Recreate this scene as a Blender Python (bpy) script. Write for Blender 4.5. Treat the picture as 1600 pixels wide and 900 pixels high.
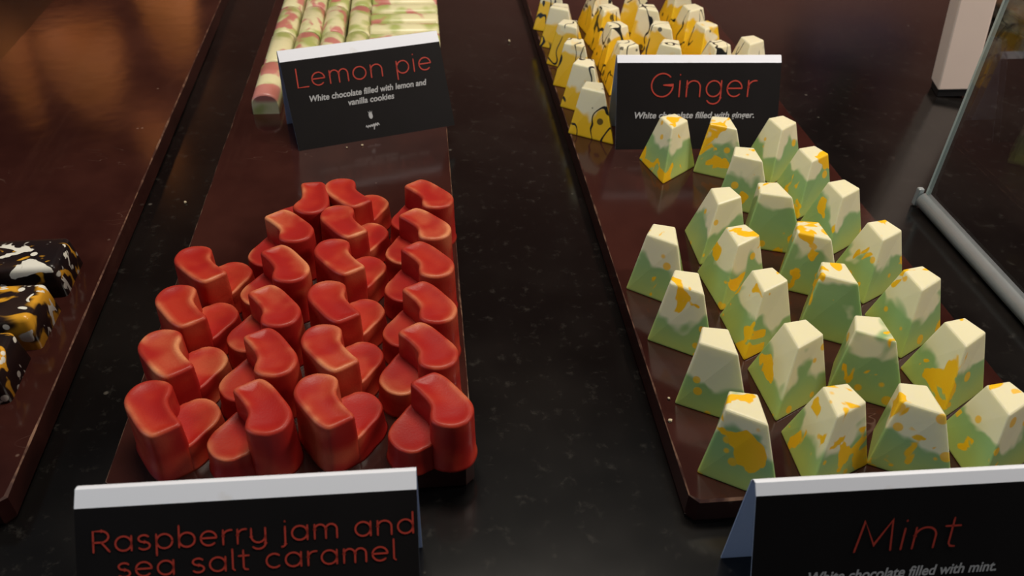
import bpy, bmesh, math, random
from mathutils import Matrix, Vector

for o in list(bpy.data.objects):
    bpy.data.objects.remove(o, do_unlink=True)
scene = bpy.context.scene
COL = scene.collection

# ------------------------------------------------------------------ camera
cam_d = bpy.data.cameras.new('camera')
cam_d.sensor_width = 36.0
cam_d.lens = 1280.0 / 1600.0 * 36.0
cam_d.clip_start = 0.005
cam_d.dof.use_dof = True
cam_d.dof.focus_distance = 0.33
cam_d.dof.aperture_fstop = 20.0
cam = bpy.data.objects.new('camera', cam_d)
COL.objects.link(cam)
right = Vector((0.9945, -0.1008, 0.0273)).normalized()
fwd = Vector((0.0958, 0.7769, -0.6223)).normalized()
right = (right - fwd * right.dot(fwd)).normalized()
up = right.cross(fwd)
m = Matrix.Identity(4)
for r in range(3):
    m[r][0], m[r][1], m[r][2] = right[r], up[r], -fwd[r]
m.translation = Vector((0, 0, 0.2293))
cam.matrix_world = m
scene.camera = cam

# ------------------------------------------------------------------ world, lights, exposure
world = bpy.data.worlds.new('shop_ambient')
scene.world = world
world.use_nodes = True
bg = world.node_tree.nodes['Background']
bg.inputs[0].default_value = (0.80, 0.88, 1.0, 1)
bg.inputs[1].default_value = 0.035

def area(name, loc, target, sx, sy, power, color):
    d = bpy.data.lights.new(name, 'AREA')
    d.shape = 'RECTANGLE'; d.size = sx; d.size_y = sy
    d.energy = power; d.color = color
    o = bpy.data.objects.new(name, d); COL.objects.link(o)
    o.location = loc
    o.rotation_euler = (Vector(target) - Vector(loc)).to_track_quat('-Z', 'Y').to_euler()
    return o

area('case_lamp', (0.06, 0.40, 0.80), (0.05, 0.31, 0.0), 0.40, 0.14, 5.3, (1.0, 0.90, 0.76))
area('side_window_light', (-0.95, 0.00, 0.50), (0.0, 0.3, 0.0), 0.5, 0.4, 1.9, (0.58, 0.77, 1.0))
area('shop_light_right', (0.66, 0.22, 0.50), (0.36, 0.47, 0.10), 0.15, 0.15, 3.4, (1.0, 0.86, 0.78))
area('added_wall_fill', (0.55, 1.35, -0.60), (0.75, 1.6, 0.55), 0.9, 0.10, 60.0, (1.0, 0.76, 0.74))  # unseen fill added below counter height to brighten the mirrored back wall

scene.view_settings.view_transform = 'Standard'
scene.view_settings.look = 'None'
scene.view_settings.exposure = 0.0
scene.view_settings.gamma = 1.0
scene.view_settings.use_curve_mapping = False

# ------------------------------------------------------------------ node helpers
class NT:
    def __init__(self, name):
        self.m = bpy.data.materials.new(name); self.m.use_nodes = True
        self.t = self.m.node_tree; self.b = self.t.nodes['Principled BSDF']
    def n(self, kind, **kw):
        nd = self.t.nodes.new(kind)
        for k, v in kw.items(): setattr(nd, k, v)
        return nd
    def put(self, sock, v):
        if isinstance(v, bpy.types.NodeSocket): self.t.links.new(v, sock)
        elif isinstance(v, (tuple, list)):
            sock.default_value = tuple(v) + ((1.0,) if len(v) == 3 and len(sock.default_value) == 4 else ())
        else: sock.default_value = v
    def math(self, op, a, b=0.0, clamp=False):
        nd = self.n('ShaderNodeMath', operation=op, use_clamp=clamp)
        self.put(nd.inputs[0], a); self.put(nd.inputs[1], b)
        return nd.outputs[0]
    def vmath(self, op, a, b):
        nd = self.n('ShaderNodeVectorMath', operation=op)
        self.put(nd.inputs[0], a); self.put(nd.inputs[1], b)
        return nd.outputs[0]
    def step(self, x, lo, hi):
        nd = self.n('ShaderNodeMapRange', interpolation_type='SMOOTHSTEP')
        self.put(nd.inputs[0], x); self.put(nd.inputs[1], lo); self.put(nd.inputs[2], hi)
        return nd.outputs[0]
    def mix(self, f, a, b):
        nd = self.n('ShaderNodeMix', data_type='RGBA')
        self.put(nd.inputs[0], f); self.put(nd.inputs[6], a); self.put(nd.inputs[7], b)
        return nd.outputs[2]
    def noise(self, vec, scale, detail=2.0, rough=0.5, dist=0.0):
        nd = self.n('ShaderNodeTexNoise')
        self.put(nd.inputs['Vector'], vec); self.put(nd.inputs['Scale'], scale)
        self.put(nd.inputs['Detail'], detail); self.put(nd.inputs['Roughness'], rough)
        self.put(nd.inputs['Distortion'], dist)
        return nd.outputs[0]
    def voro(self, vec, scale, feature='F1'):
        nd = self.n('ShaderNodeTexVoronoi', feature=feature)
        self.put(nd.inputs['Vector'], vec); self.put(nd.inputs['Scale'], scale)
        return nd
    def obj(self): return self.n('ShaderNodeTexCoord').outputs['Object']
    def objcolor(self):
        oi = self.n('ShaderNodeObjectInfo')
        sp = self.n('ShaderNodeSeparateColor'); self.put(sp.inputs[0], oi.outputs['Color'])
        return sp.outputs[0], sp.outputs[1], sp.outputs[2]
    def seeded(self, seed, k=7.31):
        cx = self.n('ShaderNodeCombineXYZ')
        self.put(cx.inputs[0], self.math('MULTIPLY', seed, k))
        self.put(cx.inputs[1], self.math('MULTIPLY', seed, k * 0.73))
        self.put(cx.inputs[2], self.math('MULTIPLY', seed, k * 1.91))
        return self.vmath('ADD', self.obj(), cx.outputs[0])
    def sepz(self, v):
        sp = self.n('ShaderNodeSeparateXYZ'); self.put(sp.inputs[0], v); return sp.outputs
    def scaled(self, v, s): return self.vmath('MULTIPLY', v, s)
    def bump(self, h, strength, dist):
        nd = self.n('ShaderNodeBump'); self.put(nd.inputs['Height'], h)
        nd.inputs['Strength'].default_value = strength; nd.inputs['Distance'].default_value = dist
        self.put(self.b.inputs['Normal'], nd.outputs[0])
    def done(self, color=None, rough=0.5, ior=1.5, spec=0.5, **kw):
        if color is not None: self.put(self.b.inputs['Base Color'], color)
        self.put(self.b.inputs['Roughness'], rough); self.put(self.b.inputs['IOR'], ior)
        self.put(self.b.inputs['Specular IOR Level'], spec)
        for k, v in kw.items(): self.put(self.b.inputs[k], v)
        return self.m

MAT = {}
# polished black stone counter
n = NT('black_stone'); P = n.obj()
a = n.noise(P, 160, 4, 0.7); bl = n.noise(P, 14, 3, 0.6)
c0 = n.mix(n.step(bl, 0.35, 0.7), (0.0030, 0.0028, 0.0028), (0.0075, 0.0066, 0.0060))
c1 = n.mix(n.step(a, 0.55, 0.78), c0, (0.026, 0.024, 0.021))
v = n.voro(P, 60); spk = n.math('MULTIPLY', n.step(v.outputs['Distance'], 0.075, 0.03), n.step(n.noise(P, 35, 1), 0.58, 0.62))
c2 = n.mix(n.math('MULTIPLY', spk, 0.35), c1, (0.22, 0.20, 0.17))
MAT['stone'] = n.done(c2, n.math('ADD', 0.12, n.math('MULTIPLY', bl, 0.10)), 1.62)

# dark brown board with scuffs
n = NT('dark_chocolate_board'); P = n.obj()
a = n.noise(P, 18, 4, 0.6); g = n.noise(n.scaled(P, (60, 6, 60)), 1.0, 4, 0.6)
c0 = n.mix(n.step(a, 0.3, 0.72), (0.022, 0.0058, 0.0048), (0.044, 0.0130, 0.0095))
c0 = n.mix(n.math('MULTIPLY', n.step(g, 0.55, 0.8), 0.35), c0, (0.070, 0.027, 0.018))
scr = n.math('ABSOLUTE', n.math('SUBTRACT', n.noise(n.scaled(P, (22, 70, 1)), 1.0, 2, 0.5, 0.8), 0.5))
scm = n.math('MULTIPLY', n.step(scr, 0.004, 0.0), n.step(n.noise(P, 30, 2), 0.60, 0.70))
v = n.voro(P, 75); spk = n.math('MULTIPLY', n.step(v.outputs['Distance'], 0.07, 0.03), n.step(n.noise(P, 40, 1), 0.60, 0.63))
c0 = n.mix(n.math('MULTIPLY', n.math('MAXIMUM', n.math('MULTIPLY', scm, 0.5), spk), 0.30), c0, (0.35, 0.24, 0.18))
n.bump(n.noise(P, 45, 2, 0.5), 0.06, 0.002)
MAT['board'] = n.done(c0, n.math('ADD', 0.07, n.math('MULTIPLY', a, 0.12)), 1.5)
n = NT('worn_board_edge'); P = n.obj()
w = n.noise(P, 120, 3, 0.65)
MAT['worn'] = n.done(n.mix(n.step(w, 0.42, 0.68), (0.045, 0.015, 0.010), (0.22, 0.12, 0.075)), 0.5)

# red cocoa butter shell with orange dusting along its rims
n = NT('red_shell')
R_, G_, B_ = n.objcolor(); P = n.seeded(B_)
rim = n.n('ShaderNodeAttribute', attribute_name='rim').outputs['Fac']
big = n.noise(P, 60, 2, 0.5); fine = n.noise(P, 1400, 2, 0.6)
c0 = n.mix(n.step(big, 0.35, 0.65), (0.34, 0.011, 0.009), (0.41, 0.018, 0.008))
edge = n.math('MULTIPLY', rim, n.math('ADD', 0.07, n.math('MULTIPLY', n.step(big, 0.45, 0.68), 0.42)))
wash = n.math('MULTIPLY', n.step(big, 0.44, 0.66), n.math('MULTIPLY', R_, n.math('ADD', 0.28, n.math('MULTIPLY', rim, 0.5))))
dm = n.math('ADD', edge, wash, True)
dm = n.math('MULTIPLY', dm, n.math('ADD', 0.60, n.math('MULTIPLY', fine, 0.75)), True)
c1 = n.mix(dm, c0, (0.66, 0.25, 0.11))
n.bump(fine, 0.12, 0.0005)
MAT['red'] = n.done(c1, 0.42, 1.45, 0.35)

# faceted mint shell: cream cap over green with yellow splashes
def gem(name, hi, lo_a, lo_b, splash, strokes):
    n = NT(name)
    cap, amt, seed = n.objcolor(); P = n.seeded(seed)
    z = n.math('DIVIDE', n.sepz(n.obj())[2], 0.0256)
    nb = n.noise(P, 70, 2, 0.45, 0.3)
    edge = n.math('SUBTRACT', n.math('ADD', z, n.math('MULTIPLY', n.math('SUBTRACT', nb, 0.5), 1.35)), cap)
    white = n.step(edge, -0.07, 0.08)
    low = n.mix(n.step(n.math('ADD', z, n.math('MULTIPLY', nb, 0.4)), 0.15, 0.75), lo_a, lo_b)
    c = n.mix(white, low, hi)
    ny = n.noise(n.vmath('ADD', P, (3.1, 1.7, 0.4)), 85, 2.5, 0.5, 0.5)
    hi_t = n.math('SUBTRACT', 0.70, n.math('MULTIPLY', amt, 0.17))
    yl = n.step(ny, hi_t, n.math('ADD', hi_t, 0.025))
    v = n.voro(n.vmath('ADD', P, (0.7, 2.2, 1.4)), 150)
    rad = n.math('MULTIPLY', n.step(n.sepz(v.outputs['Color'])[0], 0.45, 1.0), 0.34)
    dots = n.math('MULTIPLY', n.step(v.outputs['Distance'], rad, n.math('SUBTRACT', rad, 0.07)), 0.85)
    if strokes:
        c = n.mix(n.math('MULTIPLY', yl, 0.25), c, lo_a)
        q = n.noise(n.scaled(n.vmath('ADD', P, (1.1, 5.7, 2.4)), (1.0, 1.0, 0.55)), 75, 1, 0.4, 0.4)
        ln = n.step(n.math('ABSOLUTE', n.math('SUBTRACT', q, 0.5)), 0.020, 0.012)
        msk = n.step(n.noise(n.vmath('ADD', P, (9.1, 5.2, 2.0)), 50, 1), 0.43, 0.47)
        c = n.mix(n.math('MAXIMUM', n.math('MULTIPLY', ln, msk), dots), c, splash)
    else:
        c = n.mix(n.math('MAXIMUM', yl, dots), c, splash)
    n.bump(n.noise(n.obj(), 260, 2), 0.05, 0.001)
    return n.done(c, 0.34, 1.45, 0.45, **{'Subsurface Weight': 0.35, 'Subsurface Radius': (0.004, 0.004, 0.002), 'Subsurface Scale': 1.0})
MAT['mint'] = gem('mint_shell', (0.80, 0.75, 0.50), (0.46, 0.53, 0.13), (0.28, 0.44, 0.18), (0.90, 0.51, 0.012), False)
MAT['ginger'] = gem('ginger_shell', (0.80, 0.75, 0.52), (0.82, 0.50, 0.014), (0.82, 0.52, 0.020), (0.010, 0.012, 0.012), True)

# cream finger with green flanks and pink brush marks
n = NT('lemon_finger_shell'); cap, amt, seed = n.objcolor(); P = n.seeded(seed)
nb = n.noise(P, 48, 2, 0.5)
c = n.mix(n.step(nb, 0.47, 0.62), (0.76, 0.71, 0.42), (0.42, 0.47, 0.15))
pk = n.noise(n.vmath('ADD', n.scaled(P, (1.0, 0.8, 1)), (2.0, 4.0, 1.0)), 60, 2.5, 0.5, 0.4)
pz = n.math('MULTIPLY', n.step(pk, 0.53, 0.61), n.step(n.sepz(n.obj())[2], 0.006, 0.0090))
c = n.mix(n.math('MULTIPLY', pz, 0.85), c, (0.56, 0.14, 0.15))
MAT['finger'] = n.done(c, 0.30, 1.45, 0.5)

# dark bar with white and yellow splatter
n = NT('splattered_dark_shell'); cap, amt, seed = n.objcolor(); P = n.seeded(seed)
S = n.scaled(P, (0.8, 1.4, 1.0))
a = n.noise(S, 95, 2, 0.5, 0.8); b = n.noise(n.vmath('ADD', S, (4.0, 1.0, 2.0)), 85, 2, 0.5, 0.8)
c = n.mix(n.step(n.noise(P, 50, 2), 0.4, 0.7), (0.010, 0.007, 0.008), (0.030, 0.016, 0.012))
c = n.mix(n.step(b, n.math('SUBTRACT', 0.60, n.math('MULTIPLY', amt, 0.12)), 0.62), c, (0.70, 0.34, 0.025))
v = n.voro(P, 170); dots = n.step(v.outputs['Distance'], 0.26, 0.20)
dots = n.math('MULTIPLY', dots, n.step(n.sepz(v.outputs['Color'])[0], 0.55, 0.6))
c = n.mix(n.math('MAXIMUM', n.step(a, 0.585, 0.605), dots), c, (0.78, 0.76, 0.66))
MAT['splatter'] = n.done(c, 0.28, 1.45, 0.5)

def plain(name, col, rough=0.5, ior=1.5, var=0.0, scale=60, **kw):
    n = NT(name); P = n.obj()
    f = n.noise(P, scale, 3, 0.6)
    c2 = tuple(max(0, min(1, x * (1 - var))) for x in col)
    return n.done(n.mix(f, c2, tuple(min(1, x * (1 + var)) for x in col)), rough, ior, **kw)
MAT['card_black'] = plain('black_printed_card', (0.0085, 0.0074, 0.0076), 0.5, 1.4, 0.25, 40, spec=0.22)
n = NT('white_card_strip'); P = n.obj(); sm = n.step(n.noise(P, 70, 4, 0.65), 0.60, 0.72)
MAT['card_white'] = n.done(n.mix(n.math('MULTIPLY', sm, 0.25), (0.80, 0.84, 0.92), (0.60, 0.56, 0.50)), 0.45)
n = NT('white_card_reverse')      # thin uncoated card: some light soaks through it
n.put(n.b.inputs['Base Color'], n.mix(n.noise(n.obj(), 60, 3), (0.50, 0.58, 0.72), (0.56, 0.64, 0.78))); n.b.inputs['Roughness'].default_value = 0.7
tl_ = n.n('ShaderNodeBsdfTranslucent'); tl_.inputs[0].default_value = (0.50, 0.60, 0.80, 1)
mx_ = n.n('ShaderNodeMixShader'); mx_.inputs[0].default_value = 0.45
n.put(mx_.inputs[1], n.b.outputs[0]); n.put(mx_.inputs[2], tl_.outputs[0])
n.put([q for q in n.t.nodes if q.type == 'OUTPUT_MATERIAL'][0].inputs[0], mx_.outputs[0])
MAT['card_back'] = n.m
MAT['ink_red'] = plain('red_print', (0.40, 0.040, 0.024), 0.5, 1.45, 0.15)
MAT['ink_grey'] = plain('pale_print', (0.40, 0.41, 0.42), 0.5, 1.45, 0.15)
MAT['rod'] = plain('brushed_grey_tube', (0.52, 0.58, 0.60), 0.30, 1.5, 0.12, 90, Metallic=0.55)
MAT['post'] = plain('pale_wood', (0.84, 0.70, 0.60), 0.5, 1.45, 0.06, 25)
MAT['black'] = plain('black_rubber', (0.008, 0.007, 0.007), 0.6)
MAT['crumb'] = plain('pale_crumb', (0.62, 0.52, 0.34), 0.6, 1.4, 0.2, 400)
n = NT('clear_glass')          # thin pane: clear straight through, mirror at its Fresnel share
tr_ = n.n('ShaderNodeBsdfTransparent'); tr_.inputs[0].default_value = (0.93, 0.95, 0.95, 1)
gl_ = n.n('ShaderNodeBsdfGlossy'); gl_.inputs['Roughness'].default_value = 0.0
ge_ = n.n('ShaderNodeNewGeometry'); dt_ = n.n('ShaderNodeVectorMath', operation='DOT_PRODUCT')
n.put(dt_.inputs[0], ge_.outputs['Incoming']); n.put(dt_.inputs[1], ge_.outputs['Normal'])
fr_ = n.math('ADD', 0.04, n.math('MULTIPLY', 0.96, n.math('POWER', n.math('SUBTRACT', 1.0, n.math('ABSOLUTE', dt_.outputs['Value'])), 5.0)))
mx_ = n.n('ShaderNodeMixShader')
n.put(mx_.inputs[0], fr_); n.put(mx_.inputs[1], tr_.outputs[0]); n.put(mx_.inputs[2], gl_.outputs[0])
n.put([q for q in n.t.nodes if q.type == 'OUTPUT_MATERIAL'][0].inputs[0], mx_.outputs[0])
MAT['glass'] = n.m
n = NT('glass_rim')
MAT['glass_edge'] = n.done((0.42, 0.50, 0.48), 0.25, 1.5, 0.5)
n = NT('mottled_stone'); P = n.obj(); a = n.noise(P, 34, 4, 0.6, 0.6); b = n.noise(P, 21, 3, 0.6)
c = n.mix(n.step(a, 0.42, 0.60), (0.008, 0.008, 0.007), (0.085, 0.082, 0.066)); c = n.mix(n.step(b, 0.55, 0.68), c, (0.05, 0.028, 0.012))
MAT['mottled'] = n.done(c, 0.35)
MAT['brown'] = plain('brown_panel', (0.055, 0.026, 0.020), 0.45, 1.5, 0.3, 8)
MAT['shelf_blue'] = plain('navy_shelf', (0.012, 0.016, 0.030), 0.5)
for k_, c_ in (('pink', (0.60, 0.16, 0.28)), ('green', (0.12, 0.30, 0.06)), ('orange', (0.70, 0.20, 0.04))): MAT['sweet_' + k_] = plain(k_ + '_sweet_wrap', c_, 0.4)
MAT['wall'] = plain('brown_plaster', (0.16, 0.085, 0.062), 0.8, 1.4, 0.15, 3)
MAT['floor'] = plain('dark_floor', (0.03, 0.026, 0.024), 0.6, 1.4, 0.2, 3)

# ------------------------------------------------------------------ mesh helpers
def mesh_obj(name, verts, faces, mat, parent=None, smooth=False, loc=None):
    me = bpy.data.meshes.new(name)
    me.from_pydata([tuple(v) for v in verts], [], faces)
    for mm in (mat if isinstance(mat, (list, tuple)) else [mat]): me.materials.append(mm)
    if smooth:
        for p in me.polygons: p.use_smooth = True
    me.update()
    o = bpy.data.objects.new(name, me); COL.objects.link(o)
    if parent: o.parent = parent
    if loc: o.location = loc
    return o

def from_bm(name, bm, mat, parent=None, smooth=False):
    me = bpy.data.meshes.new(name); bm.normal_update(); bm.to_mesh(me); bm.free()
    for mm in (mat if isinstance(mat, (list, tuple)) else [mat]): me.materials.append(mm)
    if smooth:
        for p in me.polygons: p.use_smooth = True
    o = bpy.data.objects.new(name, me); COL.objects.link(o)
    if parent: o.parent = parent
    return o

def tag(o, label=None, cat=None, group=None, kind=None):
    if label: o['label'] = label
    if cat: o['category'] = cat
    if group: o['group'] = group
    if kind: o['kind'] = kind
    return o

def empty(name, loc, rz=0.0):
    o = bpy.data.objects.new(name, None); COL.objects.link(o)
    o.empty_display_size = 0.01; o.location = loc; o.rotation_euler = (0, 0, rz)
    return o

def bevel_box(name, lo, hi, mat, bev=0.001, parent=None, seg=2):
    bm = bmesh.new()
    bmesh.ops.create_cube(bm, size=1.0)
    for v in bm.verts:
        v.co = Vector([(lo[i] + hi[i]) / 2 + v.co[i] * (hi[i] - lo[i]) for i in range(3)])
    if bev > 0:
        bmesh.ops.bevel(bm, geom=list(bm.edges), offset=bev, segments=seg, profile=0.5, affect='EDGES')
    return from_bm(name, bm, mat, parent)

ZB = 0.011
rnd = random.Random(5)

# ------------------------------------------------------------------ the setting
w = bevel_box('wall_back', (-2.2, 1.60, -0.95), (2.2, 1.66, 1.6), MAT['wall'], 0.0); tag(w, kind='structure')
f = bevel_box('floor', (-2.2, -1.2, -1.0), (2.2, 1.60, -0.95), MAT['floor'], 0.0); tag(f, kind='structure')
ct = empty('display_counter', (0, 0.35, -0.95))
tag(ct, 'black polished stone display counter under all the boards', 'counter')
t_ = bevel_box('countertop', (-0.75, -0.30, 0.92), (0.95, 0.65, 0.95), MAT['stone'], 0.003, ct)
b_ = bevel_box('cabinet_base', (-0.70, -0.27, 0.0), (0.90, 0.62, 0.9195), MAT['brown'], 0.003, ct)

# ------------------------------------------------------------------ the three long boards
def make_board(label, x0, x1, y0, y1, rz, pivot, seed):
    """long slab with slightly worn, chipped top arrises"""
    r = random.Random(seed)
    t = empty('serving_board', (pivot[0], pivot[1], 0), rz)
    ax0, ax1, ay0, ay1 = x0 - pivot[0], x1 - pivot[0], y0 - pivot[1], y1 - pivot[1]
    step = 0.012; loop = []
    def side(p, q):
        n_ = max(1, int((Vector(q) - Vector(p)).length / step))
        for i in range(n_):
            k = i / n_
            loop.append((p[0] + (q[0] - p[0]) * k, p[1] + (q[1] - p[1]) * k))
    c = 0.003
    corners = [(ax0 + c, ay0), (ax1 - c, ay0), (ax1, ay0 + c), (ax1, ay1 - c), (ax1 - c, ay1), (ax0 + c, ay1), (ax0, ay1 - c), (ax0, ay0 + c)]
    for i in range(8): side(corners[i], corners[(i + 1) % 8])
    N = len(loop); V = []; F = []; FM = []
    def inset(p, d):
        x, y = p
        return (min(max(x, ax0 + d), ax1 - d), min(max(y, ay0 + d), ay1 - d))
    wear = [0.0003 + 0.0006 * r.random() ** 3 for _ in loop]
    for p in loop: q = inset(p, 0.0006); V.append((q[0], q[1], 0.0))
    for p in loop: V.append((p[0], p[1], 0.0012))
    for p, w_ in zip(loop, wear): V.append((p[0], p[1], ZB - w_))
    for p, w_ in zip(loop, wear): q = inset(p, w_); V.append((q[0], q[1], ZB))
    for k in range(3):
        for i in range(N):
            j = (i + 1) % N
            F.append((k * N + i, k * N + j, (k + 1) * N + j, (k + 1) * N + i)); FM.append(1 if k == 2 else 0)
    F.append(tuple(range(3 * N, 4 * N))); FM.append(0)
    F.append(tuple(reversed(range(0, N)))); FM.append(0)
    o = mesh_obj('board', V, F, [MAT['board'], MAT['worn']], t)
    for p, mi in zip(o.data.polygons, FM): p.material_index = mi
    tag(t, label, 'board')
    return t
make_board('dark brown board under the red hearts and the lemon pie fingers', -0.1086, 0.0115, 0.178, 0.70, 0, (-0.0486, 0.178), 1)
make_board('dark brown board under the mint and ginger gems', 0.0805, 0.2165, 0.1575, 0.70, 0, (0.1405, 0.1575), 2)
make_board('dark brown board at the far left under the splattered dark bars', -0.2576, -0.1376, 0.1746, 0.70, math.radians(1.39), (-0.1376, 0.1746), 3)

# ------------------------------------------------------------------ red heart chocolates
def catmull(pts, per=6):
    out = []; N = len(pts)
    for i in range(N):
        p0, p1, p2, p3 = (Vector(pts[(i + k) % N]) for k in (-1, 0, 1, 2))
        for s in range(per):
            t = s / per
            out.append(0.5 * ((2 * p1) + (p2 - p0) * t + (2 * p0 - 5 * p1 + 4 * p2 - p3) * t * t + (3 * p1 - p0 - 3 * p2 + p3) * t ** 3))
    return out

def poly_area(p): return 0.5 * sum(p[i].x * p[(i + 1) % len(p)].y - p[(i + 1) % len(p)].x * p[i].y for i in range(len(p)))

def offset(p, d):
    N = len(p); out = []
    for i in range(N):
        t = (p[(i + 1) % N] - p[i - 1]).normalized()
        out.append(p[i] + Vector((t.y, -t.x)) * d)      # outward for counter-clockwise loops
    return out

def near(p, line):
    best = None
    for i in range(len(line) - 1):
        a, b = line[i], line[i + 1]; d = b - a
        k = max(0.0, min(1.0, (p - a).dot(d) / d.dot(d))); q = a + d * k
        if best is None or (q - p).length < (best - p).length: best = q
    return best

def lobe_mesh(name, pts, spine, h, r, draft, dip):
    """moulded half of a heart: drafted wall, rolled rim, softly dished top"""
    loop = catmull([(x * 0.001, y * 0.001) for x, y in pts], 5)
    if poly_area(loop) < 0: loop.reverse()
    line = [Vector((x * 0.001, y * 0.001)) for x, y in spine]
    N = len(loop); mid = [near(p, line) for p in loop]
    mid = [sum((mid[(i + k) % N] for k in range(-3, 4)), Vector((0, 0))) / 7 for i in range(N)]
    V = []; rim = []; F = []
    def ring(ps, z, q):
        for p in ps: V.append((p.x, p.y, z)); rim.append(q)
    ring(offset(loop, draft + 0.0005), 0.0, 0.2); ring(offset(loop, draft), 0.0005, 0.1)
    ring(offset(loop, draft * 0.35), h * 0.55, 0.0); ring(loop, h - r, 0.25)
    def toward(d): return [p + (m_ - p).normalized() * min(d, (m_ - p).length * 0.8) for p, m_ in zip(loop, mid)]
    for k in range(1, 6):
        a = k / 5 * math.pi / 2
        ring(toward(r * (1 - math.cos(a))), h - r + r * math.sin(a), [0.45, 0.75, 1.0, 1.0, 0.8][k - 1])
    base = toward(r); n0 = 9
    for f_ in (0.2, 0.42, 0.66, 0.88):
        ring([p.lerp(m_, f_) for p, m_ in zip(base, mid)], h - dip * (1 - (1 - f_) ** 2), max(0.0, 0.55 - 1.6 * f_))
    nr = len(V) // N
    for k in range(nr - 1):
        for i in range(N):
            j = (i + 1) % N
            F.append((k * N + i, k * N + j, (k + 1) * N + j, (k + 1) * N + i))
    bm = bmesh.new()
    bv = [bm.verts.new(v) for v in V]
    for f_ in F: bm.faces.new([bv[i] for i in f_])
    top = bm.faces.new(bv[(nr - 1) * N:])
    bot = bm.faces.new(list(reversed(bv[:N])))
    bmesh.ops.triangulate(bm, faces=[top, bot])
    me = bpy.data.meshes.new(name); bm.normal_update(); bm.to_mesh(me); bm.free()
    at = me.attributes.new('rim', 'FLOAT', 'POINT')
    for i, q in enumerate(rim): at.data[i].value = q
    for p in me.polygons: p.use_smooth = True
    me.materials.append(MAT['red'])
    return me

TALL = [(-13.2, 6.4), (-11.2, 11.0), (-6.9, 13.1), (-2.2, 12.4), (0.7, 10.2), (1.2, 7.0), (0.9, 3.8), (2.2, 0.4), (4.9, -3.8), (7.0, -6.6), (7.1, -8.2), (5.4, -9.6), (0.8, -12.2), (-1.8, -12.3), (-5.2, -9.4), (-9.3, -3.5), (-12.6, 2.0)]
LOW = [(1.0, 11.0), (3.4, 12.4), (5.8, 13.6), (9.2, 13.4), (12.8, 11.0), (15.3, 6.2), (14.4, 1.5), (11.5, -2.8), (8.6, -7.2), (6.4, -8.4), (3.6, -5.0), (1.0, 0.0), (-0.4, 4.0), (-0.2, 8.2)]
tall_me = lobe_mesh('tall_half', TALL, [(-6.4, 7.0), (-5.4, 3.0), (-3.2, -1.5), (0.6, -6.8)], 0.0212, 0.0013, 0.0007, 0.0009)
low_me = lobe_mesh('low_half', LOW, [(7.4, 7.4), (8.0, 4.5), (7.4, 0.0), (6.9, -4.5)], 0.0106, 0.0009, 0.0007, 0.0005)

HEARTS = {   # centre of each piece in metres, from front to back; True = tip towards the front edge of the board
    'leftmost': (True, [(-0.0883, 0.1926, 0), (-0.0901, 0.2187, 3), (-0.0903, 0.2444, 2), (-0.0883, 0.2704, 8)]),
    'second': (False, [(-0.0600, 0.1912, 0), (-0.0607, 0.2172, -1), (-0.0624, 0.2425, 2), (-0.0614, 0.2688, 1), (-0.0626, 0.2952, 6), (-0.0545, 0.3188, -26)]),
    'third': (True, [(-0.0342, 0.1918, 0), (-0.0342, 0.2175, 2), (-0.0345, 0.2431, 0), (-0.0342, 0.2716, 2), (-0.0339, 0.2970, 1), (-0.0336, 0.3202, 6)]),
    'rightmost': (False, [(-0.0016, 0.1900, 0), (-0.0055, 0.2165, 3), (-0.0045, 0.2408, 0), (-0.0047, 0.2678, 4), (-0.0052, 0.2931, 8), (-0.0030, 0.3172, 6)]),
}
ORD = ['frontmost', 'second from the front', 'third from the front', 'fourth from the front', 'fifth from the front', 'backmost']
DUST = {('leftmost', 1): 0.85, ('second', 4): 1.0, ('second', 2): 0.8, ('third', 0): 0.7, ('third', 4): 0.7, ('rightmost', 4): 0.8, ('rightmost', 1): 0.5, ('second', 3): 0.55, ('third', 1): 0.5, ('rightmost', 5): 0.5}
for colname, (front, lst) in HEARTS.items():
    for i, (x, y, a) in enumerate(lst):
        t = empty('heart_chocolate', (x, y, ZB), math.radians(a + (0 if front else 180)))
        c = (DUST.get((colname, i), 0.15 + 0.2 * rnd.random()), rnd.random(), rnd.random(), 1)
        for nm, me in (('tall_half', tall_me), ('low_half', low_me)):
            o = bpy.data.objects.new(nm, me); COL.objects.link(o); o.parent = t; o.color = c
        od = 'backmost' if i == len(lst) - 1 else ORD[i]
        tag(t, 'red heart chocolate, %s in the %s column of hearts' % (od, colname), 'chocolate', 'red heart chocolates')

# ------------------------------------------------------------------ faceted gems (mint and ginger)
def gem_mesh(name, mat):
    h = 0.0254
    base = [(0, -14.6), (15.2, 8.8), (0, 17.6), (-15.2, 8.8)]
    top = [(0, -1.8, 0.4), (7.1, 10.4, 0), (0, 16.3, 0), (-7.1, 10.4, 0)]
    bm = bmesh.new()
    b = [bm.verts.new((x * .001, y * .001, 0)) for x, y in base]
    t = [bm.verts.new((x * .001, y * .001, h + dz * .001)) for x, y, dz in top]
    bm.faces.new(t); bm.faces.new(list(reversed(b)))
    for i in range(4):
        j = (i + 1) % 4; bm.faces.new((b[i], b[j], t[j], t[i]))
    bmesh.ops.bevel(bm, geom=list(bm.edges), offset=0.0009, segments=3, profile=0.6, affect='EDGES')
    me = bpy.data.meshes.new(name); bm.normal_update(); bm.to_mesh(me); bm.free(); me.materials.append(mat)
    return me
mint_me = gem_mesh('mint_gem', MAT['mint'])
ginger_me = gem_mesh('ginger_gem', MAT['ginger'])

def place_gem(name, me, x, y, a, color, label, group):
    o = bpy.data.objects.new(name, me); COL.objects.link(o)
    o.location = (x, y, ZB); o.rotation_euler = (0, 0, math.radians(a)); o.color = color
    tag(o, label, 'chocolate', group)
    return o
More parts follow.
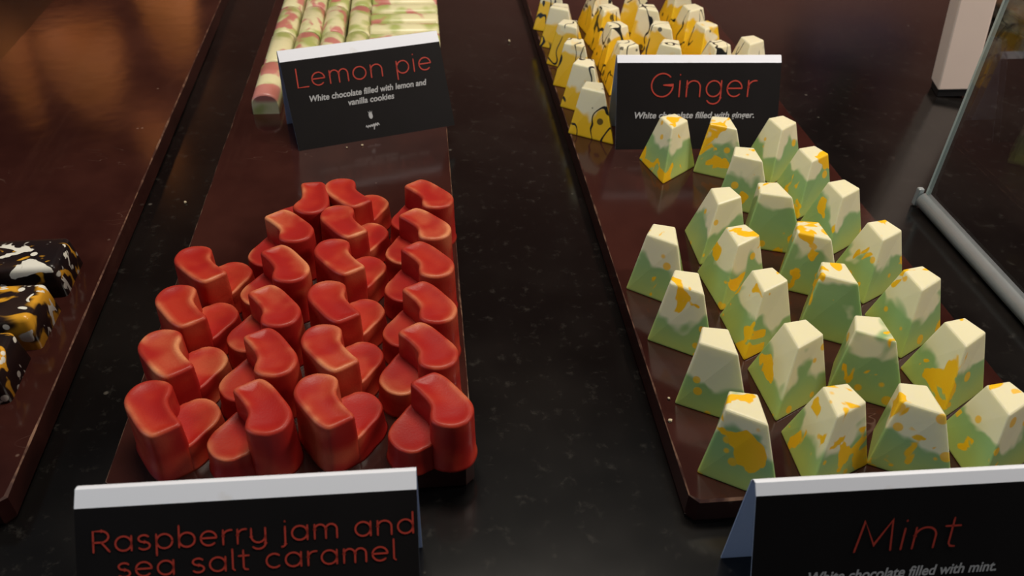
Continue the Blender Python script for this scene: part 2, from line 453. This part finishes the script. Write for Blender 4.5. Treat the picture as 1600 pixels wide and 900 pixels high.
# (x, y, turn, cap height, yellow amount)
MINT = [
 ('leftmost', [(0.1028, 0.1674, 25, .80, .75), (0.1035, 0.1998, 27, .50, .45), (0.1012, 0.2334, 23, .46, .35), (0.0995, 0.2655, 20, .45, .5)]),
 ('second', [(0.1280, 0.1690, -34, .50, .95), (0.1275, 0.2016, -30, .52, .45), (0.1262, 0.2334, -30, .50, .85), (0.1257, 0.2636, -28, .55, .7), (0.1271, 0.2948, -34, .60, .1)]),
 ('third', [(0.1621, 0.1670, 27, .48, .45), (0.1625, 0.2023, 28, .80, .3), (0.1632, 0.2354, 28, .72, .55), (0.1648, 0.2650, 30, .66, .75), (0.1603, 0.2981, 38, .66, .35), (0.1580, 0.3305, 28, .62, .5)]),
 ('rightmost', [(0.1846, 0.1655, -32, .50, .3), (0.1880, 0.1980, -28, .55, .55), (0.1880, 0.2300, -28, .62, .4), (0.1881, 0.2635, -29, .52, .5), (0.1850, 0.2970, -26, .62, .55), (0.1835, 0.3290, -26, .70, .4), (0.1805, 0.3615, -22, .62, .3)]),
 (None, [(0.1244, 0.3660, -19, .66, .8), (0.1560, 0.3630, 28, .55, .6)]),
]
for colname, lst in MINT:
    for i, (x, y, a, cap, amt) in enumerate(lst):
        if colname is None:
            lab = ['pale green mint gem standing alone, corner first, below the ginger card', 'pale green mint gem at the back between the lone gem and the backmost right one'][i]
        else:
            od = 'backmost' if i == len(lst) - 1 else ['frontmost', 'second from the front', 'third from the front', 'fourth from the front', 'fifth from the front', 'sixth from the front'][i]
            lab = 'cream and green mint gem, %s in the %s mint column' % (od, colname)
        place_gem('mint_gem', mint_me, x, y, a, (cap, amt, rnd.random(), 1), lab, 'mint gems on the right board')

GINGER = [
 ('leftmost', 24, [(0.0964, 0.4079), (0.0966, 0.4400), (0.0966, 0.4712), (0.0966, 0.5020), (0.0960, 0.5325), (0.0955, 0.5640)]),
 ('second', -28, [(0.1195, 0.4680), (0.1200, 0.4990), (0.1210, 0.5305), (0.1215, 0.5620)]),
 ('third', 24, [(0.1548, 0.4672), (0.1570, 0.4985), (0.1560, 0.5300), (0.1550, 0.5610)]),
 ('fourth', -26, [(0.1775, 0.4655), (0.1800, 0.4970), (0.1790, 0.5290), (0.1780, 0.5600)]),
]
for colname, a, lst in GINGER:
    for i, (x, y) in enumerate(lst):
        od = 'backmost' if i == len(lst) - 1 else ['frontmost', 'second from front', 'third from front', 'fourth from front', 'fifth from front'][i]
        place_gem('ginger_gem', ginger_me, x, y, a + rnd.uniform(-5, 5), (0.50 + 0.25 * rnd.random(), 0.3, rnd.random(), 1),
                  'yellow and cream ginger gem, %s in the %s ginger column' % (od, colname), 'ginger gems behind the ginger card')
place_gem('ginger_gem', ginger_me, 0.2010, 0.4715, -26, (0.45, 0.4, 0.37, 1), 'cream ginger gem with black strokes standing apart above the right end of the Ginger card', 'ginger gems behind the ginger card')

# ------------------------------------------------------------------ lemon pie fingers
def finger_mesh(name, L, W, H, mat, flat=0.35):
    prof = []
    for k in range(13):
        a = math.pi * k / 12
        prof.append((W / 2 * math.cos(a), H * flat + H * (1 - flat) * math.sin(a) ** 0.8))
    prof = [(W / 2 * 1.03, 0.0)] + prof + [(-W / 2 * 1.03, 0.0)]
    st = [(-L / 2, 0.93, 0.90), (-L / 2 + 0.0005, 0.98, 0.96), (-L / 2 + 0.0016, 1, 1), (L / 2 - 0.0016, 1, 1), (L / 2 - 0.0005, 0.98, 0.96), (L / 2, 0.93, 0.90)]
    V = []; F = []; N = len(prof)
    for y, sx, sz in st:
        for x, z in prof: V.append((x * sx, y, z * sz))
    for k in range(len(st) - 1):
        for i in range(N - 1): F.append((k * N + i, (k + 1) * N + i, (k + 1) * N + i + 1, k * N + i + 1))
        F.append((k * N + N - 1, (k + 1) * N + N - 1, (k + 1) * N, k * N))
    F.append(tuple(range(N))); F.append(tuple(reversed(range((len(st) - 1) * N, len(st) * N))))
    bm = bmesh.new(); bv = [bm.verts.new(v) for v in V]
    for f_ in F: bm.faces.new([bv[i] for i in f_])
    bmesh.ops.recalc_face_normals(bm, faces=bm.faces)
    me = bpy.data.meshes.new(name); bm.to_mesh(me); bm.free(); me.materials.append(mat)
    for p in me.polygons: p.use_smooth = len(p.vertices) == 4
    return me
fing_me = finger_mesh('lemon_finger', 0.046, 0.0152, 0.0125, MAT['finger'], 0.45)
FING = []
for ci, (x, cn) in enumerate(((-0.0910, 'leftmost'), (-0.0747, 'second'), (-0.0588, 'third'), (-0.0425, 'fourth'))):
    ys = [0.4645, 0.5120, 0.5595, 0.6070] if ci == 0 else [0.5120, 0.5595, 0.6070]
    for i, y in enumerate(ys):
        od = 'backmost' if i == len(ys) - 1 else ['frontmost', 'second from the front', 'third from the front'][i]
        FING.append((x + rnd.uniform(-.0003, .0003), y, rnd.uniform(-1.2, 1.2), 'cream and green finger laid lengthwise, %s in the %s finger column' % (od, cn)))
for i, y in enumerate((0.5265, 0.5445, 0.5630, 0.5815, 0.6000)):
    od = ['front one', 'second from the front', 'third from the front', 'fourth from the front', 'backmost one'][i]
    FING.append((-0.0118, y, 90 + rnd.uniform(-1, 1), 'pink splashed finger lying crosswise, %s of the crosswise fingers' % od))
for x, y, a, lab in FING:
    o = bpy.data.objects.new('lemon_finger', fing_me); COL.objects.link(o)
    o.location = (x, y, ZB); o.rotation_euler = (0, 0, math.radians(a)); o.color = (0.5, 0.5, rnd.random(), 1)
    tag(o, lab, 'chocolate', 'lemon pie fingers behind the lemon pie card')

# ------------------------------------------------------------------ splattered dark bars
def bar_mesh(name, L, W, H, mat):
    bm = bmesh.new(); bmesh.ops.create_cube(bm, size=1.0)
    for v in bm.verts:
        tp = 0.86 if v.co.z > 0 else 1.0
        v.co = Vector((v.co.x * (L - (0.0 if tp == 1 else 0.003)), v.co.y * W * tp, (v.co.z + 0.5) * H))
    bmesh.ops.bevel(bm, geom=[e for e in bm.edges if max(v.co.z for v in e.verts) > 0.001], offset=0.0022, segments=4, profile=0.55, affect='EDGES')
    me = bpy.data.meshes.new(name); bm.normal_update(); bm.to_mesh(me); bm.free(); me.materials.append(mat)
    for p in me.polygons: p.use_smooth = True
    return me
bar_me = bar_mesh('dark_bar', 0.046, 0.0250, 0.0145, MAT['splatter'])
for i, (x, y, a, amt, lab) in enumerate((
    (-0.1735, 0.2905, 2, 0.2, 'dark chocolate bar with white splatter, backmost at the left edge'),
    (-0.1728, 0.2590, 1, 0.9, 'dark chocolate bar thick with yellow and white splatter, middle one at the left edge'),
    (-0.1745, 0.2300, 3, 0.3, 'mostly bare dark chocolate bar with little splatter, frontmost at the left edge'))):
    o = bpy.data.objects.new('dark_bar', bar_me); COL.objects.link(o)
    o.location = (x, y, ZB); o.rotation_euler = (0, 0, math.radians(a)); o.color = (0.5, amt, 0.21 + 0.27 * i, 1)
    tag(o, lab, 'chocolate', 'splattered dark bars on the left board')

# ------------------------------------------------------------------ lettering: a thin round stroke alphabet
def arc(cx, cy, rx, ry, a0, a1, n_=14):
    return [(cx + rx * math.cos(math.radians(a0 + (a1 - a0) * k / n_)), cy + ry * math.sin(math.radians(a0 + (a1 - a0) * k / n_))) for k in range(n_ + 1)]
GL = {
 'L': (0.48, [[(0.08, 0.70), (0.08, 0), (0.44, 0)]]),
 'G': (0.76, [arc(0.38, 0.35, 0.32, 0.35, 45, 360, 26) + [(0.42, 0.35)]]),
 'M': (0.80, [[(0.06, 0), (0.14, 0.70), (0.40, 0.14), (0.66, 0.70), (0.74, 0)]]),
 'R': (0.58, [[(0.08, 0), (0.08, 0.70), (0.30, 0.70)] + arc(0.30, 0.51, 0.20, 0.19, 90, -90) + [(0.08, 0.32)], [(0.30, 0.32), (0.52, 0)]]),
 'a': (0.58, [arc(0.28, 0.24, 0.22, 0.24, 0, 360, 24), [(0.50, 0.48), (0.50, 0)]]),
 'b': (0.58, [[(0.08, 0.72), (0.08, 0)], arc(0.30, 0.24, 0.22, 0.24, 0, 360, 24)]),
 'c': (0.50, [arc(0.28, 0.24, 0.22, 0.24, 50, 310, 20)]),
 'd': (0.58, [arc(0.28, 0.24, 0.22, 0.24, 0, 360, 24), [(0.50, 0.72), (0.50, 0)]]),
 'e': (0.56, [[(0.06, 0.25), (0.50, 0.25)] + arc(0.28, 0.24, 0.22, 0.24, 3, 315, 22)]),
 'g': (0.58, [arc(0.28, 0.24, 0.22, 0.24, 0, 360, 24), [(0.50, 0.48), (0.50, -0.02)] + arc(0.29, -0.02, 0.21, 0.20, 0, -150, 12)]),
 'i': (0.18, [[(0.09, 0.48), (0.09, 0)], [(0.09, 0.655), (0.09, 0.665)]]),
 'j': (0.20, [[(0.11, 0.48), (0.11, -0.10)] + arc(0.01, -0.10, 0.10, 0.10, 0, -90, 6), [(0.11, 0.655), (0.11, 0.665)]]),
 'l': (0.18, [[(0.08, 0.72), (0.08, 0.05), (0.13, 0)]]),
 'm': (0.80, [[(0.08, 0.48), (0.08, 0)], [(0.08, 0.30)] + arc(0.24, 0.30, 0.16, 0.18, 180, 0) + [(0.40, 0)], [(0.40, 0.30)] + arc(0.56, 0.30, 0.16, 0.18, 180, 0) + [(0.72, 0)]]),
 'n': (0.56, [[(0.08, 0.48), (0.08, 0)], [(0.08, 0.28)] + arc(0.28, 0.28, 0.20, 0.20, 180, 0) + [(0.48, 0)]]),
 'o': (0.58, [arc(0.29, 0.24, 0.23, 0.24, 0, 360, 26)]),
 'p': (0.58, [[(0.08, 0.48), (0.08, -0.22)], arc(0.30, 0.24, 0.22, 0.24, 0, 360, 24)]),
 'r': (0.36, [[(0.08, 0.48), (0.08, 0)], [(0.08, 0.27)] + arc(0.29, 0.27, 0.21, 0.21, 180, 80, 8)]),
 's': (0.44, [arc(0.22, 0.365, 0.15, 0.115, 35, 270, 12) + arc(0.22, 0.125, 0.16, 0.125, 90, -145, 12)]),
 't': (0.36, [[(0.16, 0.66), (0.16, 0.08), (0.20, 0.01), (0.28, 0.0)], [(0.03, 0.48), (0.31, 0.48)]]),
 'y': (0.52, [[(0.06, 0.48), (0.06, 0.22)] + arc(0.26, 0.22, 0.20, 0.22, 180, 360, 12), [(0.46, 0.48), (0.46, -0.02)] + arc(0.26, -0.02, 0.20, 0.20, 0, -140, 10)]),
 ' ': (0.30, []),
}
def stroke_text(text):
    x = 0.0; S = []
    for ch in text:
        w_, st = GL[ch]
        for s in st: S.append([(px + x, py) for px, py in s])
        x += w_ + 0.045
    return S, x - 0.045

def ribbon(S, half):
    """flat round-capped strokes as one list of verts and faces (2-D)"""
    V = []; F = []
    for s in S:
        p = [Vector(q) for q in s]
        L = []
        for i in range(len(p)):
            d = (p[min(i + 1, len(p) - 1)] - p[max(i - 1, 0)])
            d = d.normalized() if d.length > 1e-9 else Vector((1, 0))
            nrm = Vector((-d.y, d.x))
            k = 1.0
            if 0 < i < len(p) - 1:
                d1 = (p[i] - p[i - 1]).normalized(); k = 1.0 / max(0.45, abs(nrm.dot(Vector((-d1.y, d1.x)))))
            L.append((p[i] + nrm * half * k, p[i] - nrm * half * k))
        b = len(V)
        for a_, c_ in L: V += [a_, c_]
        for i in range(len(L) - 1): F.append((b + 2 * i, b + 2 * i + 1, b + 2 * i + 3, b + 2 * i + 2))
        for e in (p[0], p[-1]):
            b = len(V)
            for k in range(8): V.append(e + Vector((math.cos(k * math.pi / 4), math.sin(k * math.pi / 4))) * half)
            F.append(tuple(range(b, b + 8)))
    return V, F

def font_mesh(text, shear, bold):
    cu = bpy.data.curves.new('small_print', 'FONT'); cu.body = text; cu.shear = shear; cu.offset = bold
    ob = bpy.data.objects.new('small_print_source', cu); COL.objects.link(ob)
    bpy.context.view_layer.update()
    me = bpy.data.meshes.new_from_object(ob.evaluated_get(bpy.context.evaluated_depsgraph_get()))
    V = [v.co.to_2d() for v in me.vertices]; F = [tuple(p.vertices) for p in me.polygons]
    bpy.data.objects.remove(ob, do_unlink=True); bpy.data.curves.remove(cu); bpy.data.meshes.remove(me)
    return V, F

# ------------------------------------------------------------------ folded price cards
def make_card(label, rl, rr, run, z0, h, strip, titles, smalls, logo=None, shear=0.0, back=0.006):
    """tent card: sloping printed front, white fold along the top, steep plain back"""
    U = Vector((rr[0] - rl[0], rr[1] - rl[1])); W = U.length
    ang = math.atan2(U.y, U.x)
    t = empty('tent_card', (rl[0], rl[1], z0), ang)
    # local frame: x along the ridge, -y towards the viewer, z up
    L = math.hypot(run, h); th = 0.0005
    def P(u, v, lift=0.0):      # u in metres along the card, v in metres down the front
        k = v / L
        nn = Vector((0, -h, run)).normalized()    # outward normal of the front
        nn = Vector((0, -h / L, run / L))
        return Vector((u, -run * k, h - h * k)) + nn * lift
    def sheet(name, A, B, C_, D, mat, thick_dir):
        q = [Vector(v) for v in (A, B, C_, D)]; r_ = [v + thick_dir for v in q]
        V = q + r_
        F = [(0, 1, 2, 3), (7, 6, 5, 4), (0, 4, 5, 1), (1, 5, 6, 2), (2, 6, 7, 3), (3, 7, 4, 0)]
        o = mesh_obj(name, V, F, mat, t)
        bm = bmesh.new(); bm.from_mesh(o.data); bmesh.ops.recalc_face_normals(bm, faces=bm.faces); bm.to_mesh(o.data); bm.free()
        return o
    sv = strip * L
    nn = Vector((0, -h / L, run / L))
    fp = sheet('front_panel', P(0, sv), P(W, sv), P(W, L), P(0, L), [MAT['card_black'], MAT['card_back']], -nn * th)
    for p in fp.data.polygons:
        if p.normal.dot(nn) < 0.5: p.material_index = 1
    # rounded white fold: flatter than the front, rolling over to the back
    prof = [P(0, sv), Vector((0, 0.0009, h - 0.0005)), Vector((0, 0.0020, h - 0.0007)), Vector((0, 0.0029, h - 0.0013)), Vector((0, 0.0031, h - 0.0026))]
    V = []; F = []
    for q in prof: V += [q.copy(), q + Vector((W, 0, 0))]
    nI = len(prof)
    for q in prof:
        dn = Vector((0, 0.0003, -0.0005)); V += [q + dn, q + dn + Vector((W, 0, 0))]
    for i in range(nI - 1):
        F.append((2 * i, 2 * i + 1, 2 * i + 3, 2 * i + 2))
        b = 2 * nI; F.append((b + 2 * i + 2, b + 2 * i + 3, b + 2 * i + 1, b + 2 * i))
        F.append((2 * i, 2 * i + 2, b + 2 * i + 2, b + 2 * i)); F.append((2 * i + 1, b + 2 * i + 1, b + 2 * i + 3, 2 * i + 3))
    mesh_obj('top_fold', V, F, MAT['card_white'], t)
    sheet('back_panel', (0, 0.0031, h - 0.0026), (W, 0.0031, h - 0.0026), (W, back, 0.0), (0, back, 0.0), MAT['card_back'], Vector((0, th, 0)))
    def lay(name, V, F, mat, lift=0.00022):
        o = mesh_obj(name, [P(q[0], q[1], lift) for q in V], F, mat, t)
        return o
    for text, u0, u1, vb, hgt, wt in titles:
        S, tw = stroke_text(text)
        sx = (u1 - u0) * W / tw; sy = hgt * L / 0.70
        S = [[(u0 * W + x * sx + shear * y * sy, vb * L - y * sy) for x, y in s] for s in S]
        V, F = ribbon(S, wt)
        o = lay('title_lettering', V, F, MAT['ink_red'])
        o['label'] = 'thin red lettering reading ' + text
    for text, u0, u1, vb, hgt in smalls:
        V, F = font_mesh(text, 0.22, 0.022)
        xs = [q.x for q in V]; x0 = min(xs); x1 = max(xs); sx = (u1 - u0) * W / (x1 - x0); sy = hgt * L / 0.70
        o = lay('small_lettering', [(u0 * W + (q.x - x0) * sx, vb * L - q.y * sy) for q in V], F, MAT['ink_grey'])
        o['label'] = 'small pale lettering reading ' + text
    if logo:
        u, v, s = logo
        V = []; F = []
        def blob(pts):
            b = len(V); V.extend([(u * W + x * s, v * L - y * s) for x, y in pts]); F.append(tuple(range(b, b + len(pts))))
        blob(arc(0, 0, 0.42, 0.70, 0, 360, 16)[:-1])
        for a in (60, 90, 120):
            ca, sa = math.cos(math.radians(a)), math.sin(math.radians(a))
            blob([(0.45 * ca - 0.10 * sa, 0.62 * sa + 0.1 * ca), (1.0 * ca, 1.10 * sa), (0.45 * ca + 0.10 * sa, 0.62 * sa - 0.1 * ca)])
        wob = [(-1.4 + 2.8 * k / 24, -2.2 + 0.22 * math.sin(k * 1.5) + 0.01 * k) for k in range(25)]
        V2, F2 = ribbon([[(u * W + x * s, v * L - y * s) for x, y in wob], [(u * W + 0.35 * s, v * L + 2.2 * s), (u * W + 0.2 * s, v * L + 2.9 * s)]], 0.10 * s)
        b = len(V); V += [tuple(q) for q in V2]; F += [tuple(i + b for i in f_) for f_ in F2]
        o = lay('logo', V, F, MAT['ink_grey']); o['label'] = 'small pale pod emblem over a scribbled name'
    tag(t, label, 'sign', 'black tent cards with white top folds')
    return t
make_card('black tent card reading Lemon pie, tilted, on the middle board', (-0.0761, 0.4227), (0.0082, 0.4486), 0.027, ZB, 0.045, 0.112,
          [('Lemon pie', 0.062, 0.925, 0.382, 0.185, 0.00032)],
          [('White chocolate filled with lemon and', 0.128, 0.868, 0.535, 0.060), ('vanilla cookies', 0.353, 0.645, 0.625, 0.060)], (0.474, 0.76, 0.0026), 0.06)
make_card('black tent card reading Ginger, standing upright on the right board', (0.1031, 0.4113), (0.1931, 0.4081), 0.0215, ZB, 0.045, 0.080,
          [('Ginger', 0.195, 0.858, 0.437, 0.245, 0.00036)], [('White chocolate filled with ginger.', 0.112, 0.850, 0.665, 0.066)], None, 0.04)
make_card('black tent card reading Raspberry jam and sea salt caramel, at the bottom edge', (-0.0992, 0.150), (-0.0069, 0.1492), 0.035, 0, 0.045, 0.084,
          [('Raspberry jam and', 0.043, 0.993, 0.296, 0.100, 0.00025), ('sea salt caramel', 0.113, 0.935, 0.423, 0.098, 0.00025)], [], None, 0.0)
make_card('black tent card reading Mint, at the bottom right', (0.0881, 0.1374), (0.1781, 0.1362), 0.021, 0, 0.045, 0.074,
          [('Mint', 0.326, 0.690, 0.466, 0.195, 0.00030)], [('White chocolate filled with mint.', 0.190, 0.834, 0.648, 0.066)], None, 0.14)

# ------------------------------------------------------------------ glass side panel, tube, post, slab beyond the glass
g = empty('glass_panel', (0.2575, 0.17, 0.0))
tag(g, 'clear upright glass side panel at the right of the counter', 'glass panel')
bevel_box('pane', (-0.0010, -0.45, 0.0088), (0.0010, 0.168, 0.34), MAT['glass'], 0.0, g)
bevel_box('pane_edge', (-0.0010, 0.1681, 0.0088), (0.0010, 0.1695, 0.34), MAT['glass_edge'], 0.0, g)
bm = bmesh.new()
bmesh.ops.create_cone(bm, cap_ends=True, segments=24, radius1=0.0043, radius2=0.0043, depth=0.62)
for v_ in bm.verts: v_.co = Vector((v_.co.x, v_.co.z - 0.14, v_.co.y + 0.0044))
tb = from_bm('edge_tube', bm, MAT['rod'], g, True)
for p in tb.data.polygons: p.use_smooth = len(p.vertices) == 4
bevel_box('end_clip', (-0.0042, 0.1705, 0.0005), (-0.0012, 0.1735, 0.0105), MAT['rod'], 0.0006, g)

po = empty('leaning_post', (0.3455, 0.471, 0.0), 0)
po.rotation_euler = (0, math.radians(-6.5), math.radians(-14))
tag(po, 'pale wooden post leaning beside the glass at the upper right', 'post')
bevel_box('shaft', (-0.0105, -0.006, 0.0062), (0.0105, 0.012, 0.36), MAT['post'], 0.0008, po)
bevel_box('foot', (-0.0098, -0.005, 0.0012), (0.0098, 0.011, 0.0062), MAT['black'], 0.0004, po)

sl = bevel_box('stone_slab', (0.455, 0.475, 0.0), (0.85, 0.645, 0.012), MAT['mottled'], 0.002)
tag(sl, 'mottled grey green stone slab beyond the glass, top right corner', 'slab')

# ------------------------------------------------------------------ stray crumbs
def crumb(x, y, z, r, label, seed):
    rr = random.Random(seed); bm = bmesh.new(); bmesh.ops.create_icosphere(bm, subdivisions=1, radius=r)
    for v_ in bm.verts: v_.co *= rr.uniform(0.65, 1.2)
    zmin = min(v_.co.z for v_ in bm.verts)
    for v_ in bm.verts: v_.co.z -= zmin
    o = from_bm('crumb', bm, MAT['crumb']); o.location = (x, y, z); tag(o, label, 'crumb', 'stray pale crumbs')
crumb(0.0822, 0.1925, ZB, 0.0009, 'pale crumb on the left edge of the mint board near the front', 1)
crumb(0.0845, 0.2030, ZB, 0.0006, 'tiny pale crumb farther up the left edge of the mint board', 2)
crumb(-0.0350, 0.4010, ZB, 0.0007, 'pale crumb on the board just before the Lemon pie card', 3)
crumb(-0.0430, 0.3990, ZB, 0.0005, 'tiny pale crumb left of the one before the Lemon pie card', 4)
crumb(-0.1230, 0.3660, 0.0, 0.0007, 'pale crumb on the black stone between left and middle boards', 5)
crumb(0.0620, 0.5700, 0.0, 0.0010, 'pale crumb on the black stone left of the ginger gems', 6)

# ------------------------------------------------------------------ the shop behind, seen only as reflections in the polished tops
n = NT('glowing_amber_shade'); P = n.obj(); f_ = n.noise(P, 9, 2)
MAT['amber'] = n.done((0.5, 0.2, 0.05), 0.6, **{'Emission Color': n.mix(f_, (1.0, 0.25, 0.05), (1.0, 0.40, 0.10)), 'Emission Strength': 0.5})
def pendant(label, x, y, z, r, hh):
    t = empty('pendant_lamp', (x, y, z)); V = []; F = []; N = 24
    prof = [(r * 0.25, hh), (r * 0.45, hh * 0.93), (r * 0.85, hh * 0.45), (r, 0.0), (r * 0.96, 0.0), (r * 0.80, hh * 0.44), (r * 0.40, hh * 0.90)]
    for a, b in prof:
        for k in range(N): V.append((a * math.cos(2 * math.pi * k / N), a * math.sin(2 * math.pi * k / N), b))
    for i in range(len(prof) - 1):
        for k in range(N): F.append((i * N + k, i * N + (k + 1) % N, (i + 1) * N + (k + 1) % N, (i + 1) * N + k))
    mesh_obj('shade', V, F, MAT['amber'], t, True)
    bevel_box('cord', (-0.004, -0.004, hh * 0.9), (0.004, 0.004, 1.6 - z), MAT['black'], 0.0, t)
    tag(t, label, 'lamp', 'amber pendant lamps by the back wall')
pendant('amber pendant lamp mirrored in the left board, widest of the four', -0.575, 1.40, 0.335, 0.070, 0.14)
pendant('narrow amber pendant lamp mirrored nearest the left edge of the photo', -0.700, 1.42, 0.330, 0.034, 0.17)
pendant('amber pendant lamp mirrored at the top of the left board near its right edge', -0.430, 1.44, 0.265, 0.050, 0.14)
pendant('small high amber pendant lamp mirrored lowest down the left board', -0.490, 1.40, 0.500, 0.036, 0.10)
sh = bevel_box('wall_shelf', (0.76, 1.45, 0.37), (0.96, 1.60, 0.435), MAT['shelf_blue'], 0.003)
tag(sh, 'dark navy wall shelf mirrored right of the ginger gems', 'shelf')
for i, (x, col, nm) in enumerate(((0.79, 'pink', 'pink'), (0.835, 'green', 'green'), (0.875, 'orange', 'orange'), (0.92, 'pink', 'pink'))):
    b_ = bevel_box('sweet_box', (x - 0.018, 1.46, 0.4352), (x + 0.018, 1.52, 0.475), MAT['sweet_' + col], 0.006)
    tag(b_, 'small %s sweet box on the dark wall shelf, %s' % (nm, ['leftmost', 'second from left', 'third from left', 'rightmost'][i]), 'box', 'sweet boxes on the wall shelf')

print('OBJECTS', len(bpy.data.objects))
